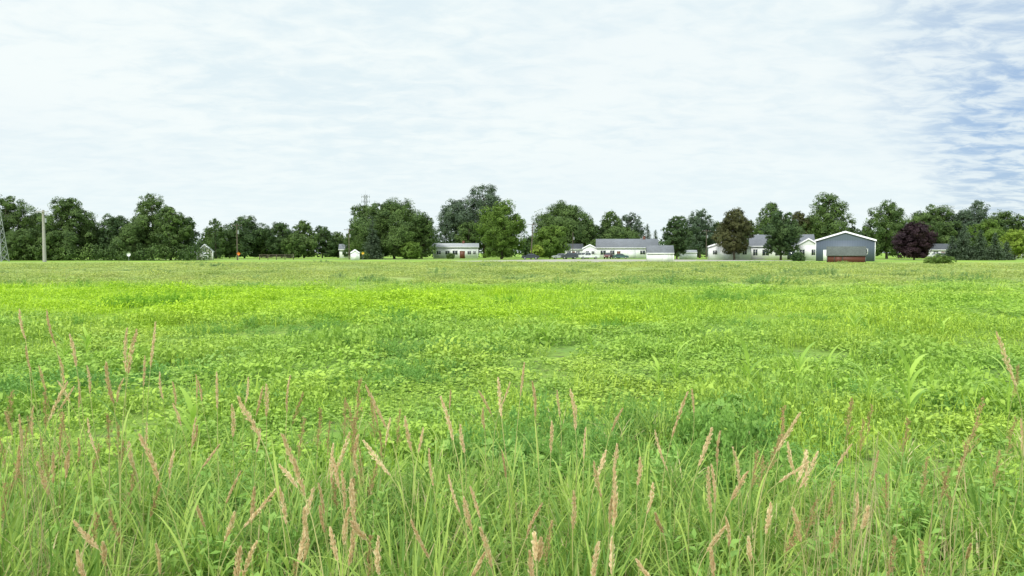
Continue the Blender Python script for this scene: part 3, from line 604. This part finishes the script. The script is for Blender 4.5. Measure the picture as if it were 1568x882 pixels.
# ------------------------------------------------------------------ vehicles
def vehicle(name,px,D,color,kind='car',rz=0):
    e=empty(name,(X(px,D),D,0.012),rz); paint=simple(name+'_paint',color,.3,.1,.04,1,.6)
    prof={'car':[(-2.25,.35),(-2.22,.78),(-1.9,.92),(-1.2,.97),(-.55,1.42),(.85,1.46),(1.55,1.02),(2.15,.95),(2.25,.7),(2.25,.35)],
          'suv':[(-2.3,.4),(-2.3,.9),(-2.0,1.05),(-1.15,1.12),(-.6,1.68),(1.7,1.72),(2.15,1.1),(2.28,.9),(2.28,.4)],
          'truck':[(-2.7,.45),(-2.7,1.0),(-2.5,1.1),(-1.4,1.15),(-.9,1.75),(.35,1.78),(.6,1.15),(2.6,1.12),(2.65,.9),(2.65,.45)]}[kind]
    n=len(prof); V=[]; belt=1.0 if kind=='car' else 1.12
    for yw in (-.9,.9):
        for (x,z) in prof:
            t=max(0,(z-belt))/.6; V.append((x,yw*(1-.22*t),z))
    bm=Bld(); Q=[(i,(i+1)%n,(i+1)%n+n,i+n) for i in range(n)]; bm.add(V,Q)
    base=prof[0][1]
    for k in (0,1):
        yw=-.9 if k==0 else .9
        for i in range(1,n-2):
            a,c=prof[i],prof[i+1]; ta=max(0,a[1]-belt)/.6; tc_2=max(0,c[1]-belt)/.6
            bm.add([(a[0],yw,base),(c[0],yw,base),(c[0],yw*(1-.22*tc_2),c[1]),(a[0],yw*(1-.22*ta),a[1])],[(0,1,2,3)])
    obj('body',bm.mesh('body',[paint]),parent=e)
    g=Bld(); top=max(p[1] for p in prof); idx=[i for i,p in enumerate(prof) if p[1]>belt+.3]; x0=prof[idx[0]][0]; x1=prof[idx[-1]][0]; xa=prof[idx[0]-1][0]; xb=prof[idx[-1]+1][0]
    for s in (-1,1):
        zt=top-.1; yt=.9*(1-.22*(zt-belt)/.6)+.012; yb=.912; zb=belt+.04
        for (u0,u1) in ((0,.46),(.50,1)):
            bl=(xa+.25)+(xb-xa-.5)*u0; br=(xa+.25)+(xb-xa-.5)*u1; tl=(x0+.05)+(x1-x0-.1)*u0; tr2=(x0+.05)+(x1-x0-.1)*u1
            g.add([(bl,s*yb,zb),(br,s*yb,zb),(tr2,s*yt,zt),(tl,s*yt,zt)],[(0,1,2,3)])
    for (p0,p1,sg) in ((prof[idx[0]-1],prof[idx[0]],-1),(prof[idx[-1]+1],prof[idx[-1]],1)):
        f0=lambda t:(p0[0]+(p1[0]-p0[0])*t+sg*.012,p0[1]+(p1[1]-p0[1])*t+.012)
        a=f0(.1);c=f0(.9); g.add([(a[0],-.8,a[1]),(a[0],.8,a[1]),(c[0],.7,c[1]),(c[0],-.7,c[1])],[(0,1,2,3)])
    obj('windows',g.mesh('windows',[M_glass]),parent=e)
    xw=1.4 if kind!='truck' else 1.7
    for i,(x,y) in enumerate(((-xw,-.85),(xw,-.85),(-xw,.85),(xw,.85))):
        w=Bld(); R=.34; s=1 if y>0 else -1; 
        w.tube([(x,y-s*.14,R),(x,y+s*.08,R)],[R,R],16,.5,0); 
        for q,(rr,mi,yy) in enumerate(((R,0,y+s*.08),(R*.6,1,y+s*.085))):
            an=np.arange(16)/16*6.283; ring=[(x+rr*math.cos(t),yy,R+rr*math.sin(t)) for t in an]
            w.add([(x,yy,R)]+ring,[(0,1+j,1+(j+1)%16,1+(j+2)%16) for j in range(0,16,2)],.5,mi)
        obj(f'wheel_{i+1}',w.mesh('wheel',[M_tire,M_metal]),parent=e)
    l=Bld(); fx=prof[0][0]; bx=prof[-1][0]
    for s in (-1,1): l.box(fx-.02,fx+.05,s*.65-.16,s*.65+.16,.62,.76,0); l.box(bx-.05,bx+.02,s*.7-.1,s*.7+.1,.65,.85,1)
    obj('lights',l.mesh('lights',[M_trim,simple(name+'_tail_light',(.4,.02,.02),.3)]),parent=e)
vehicle('parked_pickup_truck',902,196,(.75,.76,.78),'truck'); vehicle('parked_maroon_suv',932,204,(.10,.02,.02),'suv',1.2)
vehicle('parked_dark_car',812,188,(.04,.05,.06),'car'); vehicle('parked_suv',872,198,(.05,.06,.07),'suv'); vehicle('parked_white_suv',886,203,(.7,.7,.7),'suv',.2)
vehicle('parked_teal_car',950,205,(.05,.12,.12),'car',3.0); vehicle('parked_silver_car',858,200,(.4,.42,.45),'car',.1); vehicle('parked_white_van',1434,200,(.75,.75,.75),'suv'); vehicle('parked_black_suv',1456,202,(.04,.04,.05),'suv',3.1)

# ------------------------------------------------------------------ poles, signs, towers, fence
def pole(px,top,D,r=.15,arms=1,mat=None,lean=0):
    mat=mat or M_poled; h=Z(top,D); e=empty('utility_pole',(X(px,D),D,0))
    b=Bld(); b.tube([(0,0,0),(lean*.5,0,h/2),(lean,0,h)],[r*1.25,r,r*.75],10); b.tube([(lean,0,h),(lean,0,h+.04)],[r*.75,.01],10); obj('pole_shaft',b.mesh('shaft',[mat],True),parent=e)
    for i in range(arms):
        z=h-.35-i*1.0; b=Bld(); b.box(lean-1.2,lean+1.2,-r-.12,-r,z-.06,z+.06,0)
        for x in (-1.1,-.45,.45,1.1): b.tube([(lean+x,-r-.06,z+.06),(lean+x,-r-.06,z+.14),(lean+x,-r-.06,z+.26)],[.03,.06,.035],8,.5,1)
        obj('crossarm',b.mesh('crossarm',[mat,M_metal]),parent=e)
    b=Bld(); b.tube([(lean*.8+r+.18,-.05,h-2.3),(lean*.8+r+.18,-.05,h-1.5)],[.18,.18],10); b.box(lean*.8,lean*.8+r+.2,-.04,.0,h-1.95,h-1.88); obj('transformer',b.mesh('transformer',[M_metal]),parent=e)
pole(69,322,137,.26,1,M_pole); pole(364,343,170,.13,1); pole(813,342,190,.15,1,None,.5); pole(535,350,190,.11,1); pole(1081,352,205,.10,1); pole(877,355,212,.10,0)
def lattice(name,px,top,D,bw,tw,mat):
    h=Z(top,D); b=Bld(); n=max(6,int(h/1.6)); c=[(-1,-1),(1,-1),(1,1),(-1,1)]
    f=lambda i,k:(c[k][0]*(bw+(tw-bw)*i/n)/2,c[k][1]*(bw+(tw-bw)*i/n)/2,h*i/n)
    for k in range(4): b.tube([f(0,k),f(n//2,k),f(n,k)],.06,5)
    for i in range(n):
        for k in range(4):
            b.tube([f(i,k),f(i+1,(k+1)%4)],.035,4); b.tube([f(i+1,k),f(i,(k+1)%4)],.035,4); b.tube([f(i+1,k),f(i+1,(k+1)%4)],.03,4)
    b.tube([(0,0,h),(0,0,h+1.5)],[.03,.01],4)
    if name=='antenna_mast':
        for z in (h-.5,h-2):
            b.box(-1.2,1.2,-.04,.04,z,z+.08)
            for s in (-1.2,-.6,.6,1.2): b.box(s-.05,s+.05,-.1,.1,z-.5,z+.6)
    obj(name,b.mesh(name,[mat]),(X(px,D),D,0))
lattice('lattice_tower',0,322,140,2.2,.5,M_metal); lattice('antenna_mast',561,299,232,1.0,.6,M_metal)
def sign(name,px,D,zc,r,shape,mat):
    e=empty(name,(X(px,D),D,0)); b=Bld(); b.tube([(0,0,0),(0,0,zc+r)],[.035,.035],6); obj('sign_post',b.mesh('sign_post',[M_metal]),parent=e)
    k={'round':20,'diamond':4,'rect':4}[shape]; b=Bld(); an=np.arange(k)/k*6.283+(math.pi/4 if shape=='rect' else 0)
    F_=[(r*math.cos(t),-.045,zc+r*math.sin(t)) for t in an]; B_=[(x,-.037,z) for x,y,z in F_]
    V=F_+B_+[(0,-.045,zc),(0,-.037,zc)]; Q=[(2*k,j,(j+1)%k,(j+2)%k) for j in range(0,k,2)]+[(2*k+1,k+j,k+(j+1)%k,k+(j+2)%k) for j in range(0,k,2)]+[(j,(j+1)%k,k+(j+1)%k,k+j) for j in range(k)]
    b.add(V,Q); obj('sign_plate',b.mesh('sign_plate',[mat]),parent=e)
sign('round_road_sign',198,155,1.35,.42,'round',M_wht); sign('orange_road_sign',366,165,1.5,.45,'diamond',M_org); sign('yellow_road_sign',556,178,1.6,.4,'diamond',M_yel); sign('white_road_sign',1028,190,1.4,.35,'rect',M_wht)
e=empty('rail_fence',(0,0,0)); b=Bld(); x0,x1,D=X(400,180),X(452,180),179
for x in np.arange(x0,x1+.1,2.05): b.box(x-.07,x+.07,D-.07,D+.07,0,1.3)
for z in (.4,.8,1.15): b.box(x0,x1,D-.11,D-.075,z,z+.12)
obj('rails_and_posts',b.mesh('rails',[M_poled]),parent=e)
print('done')
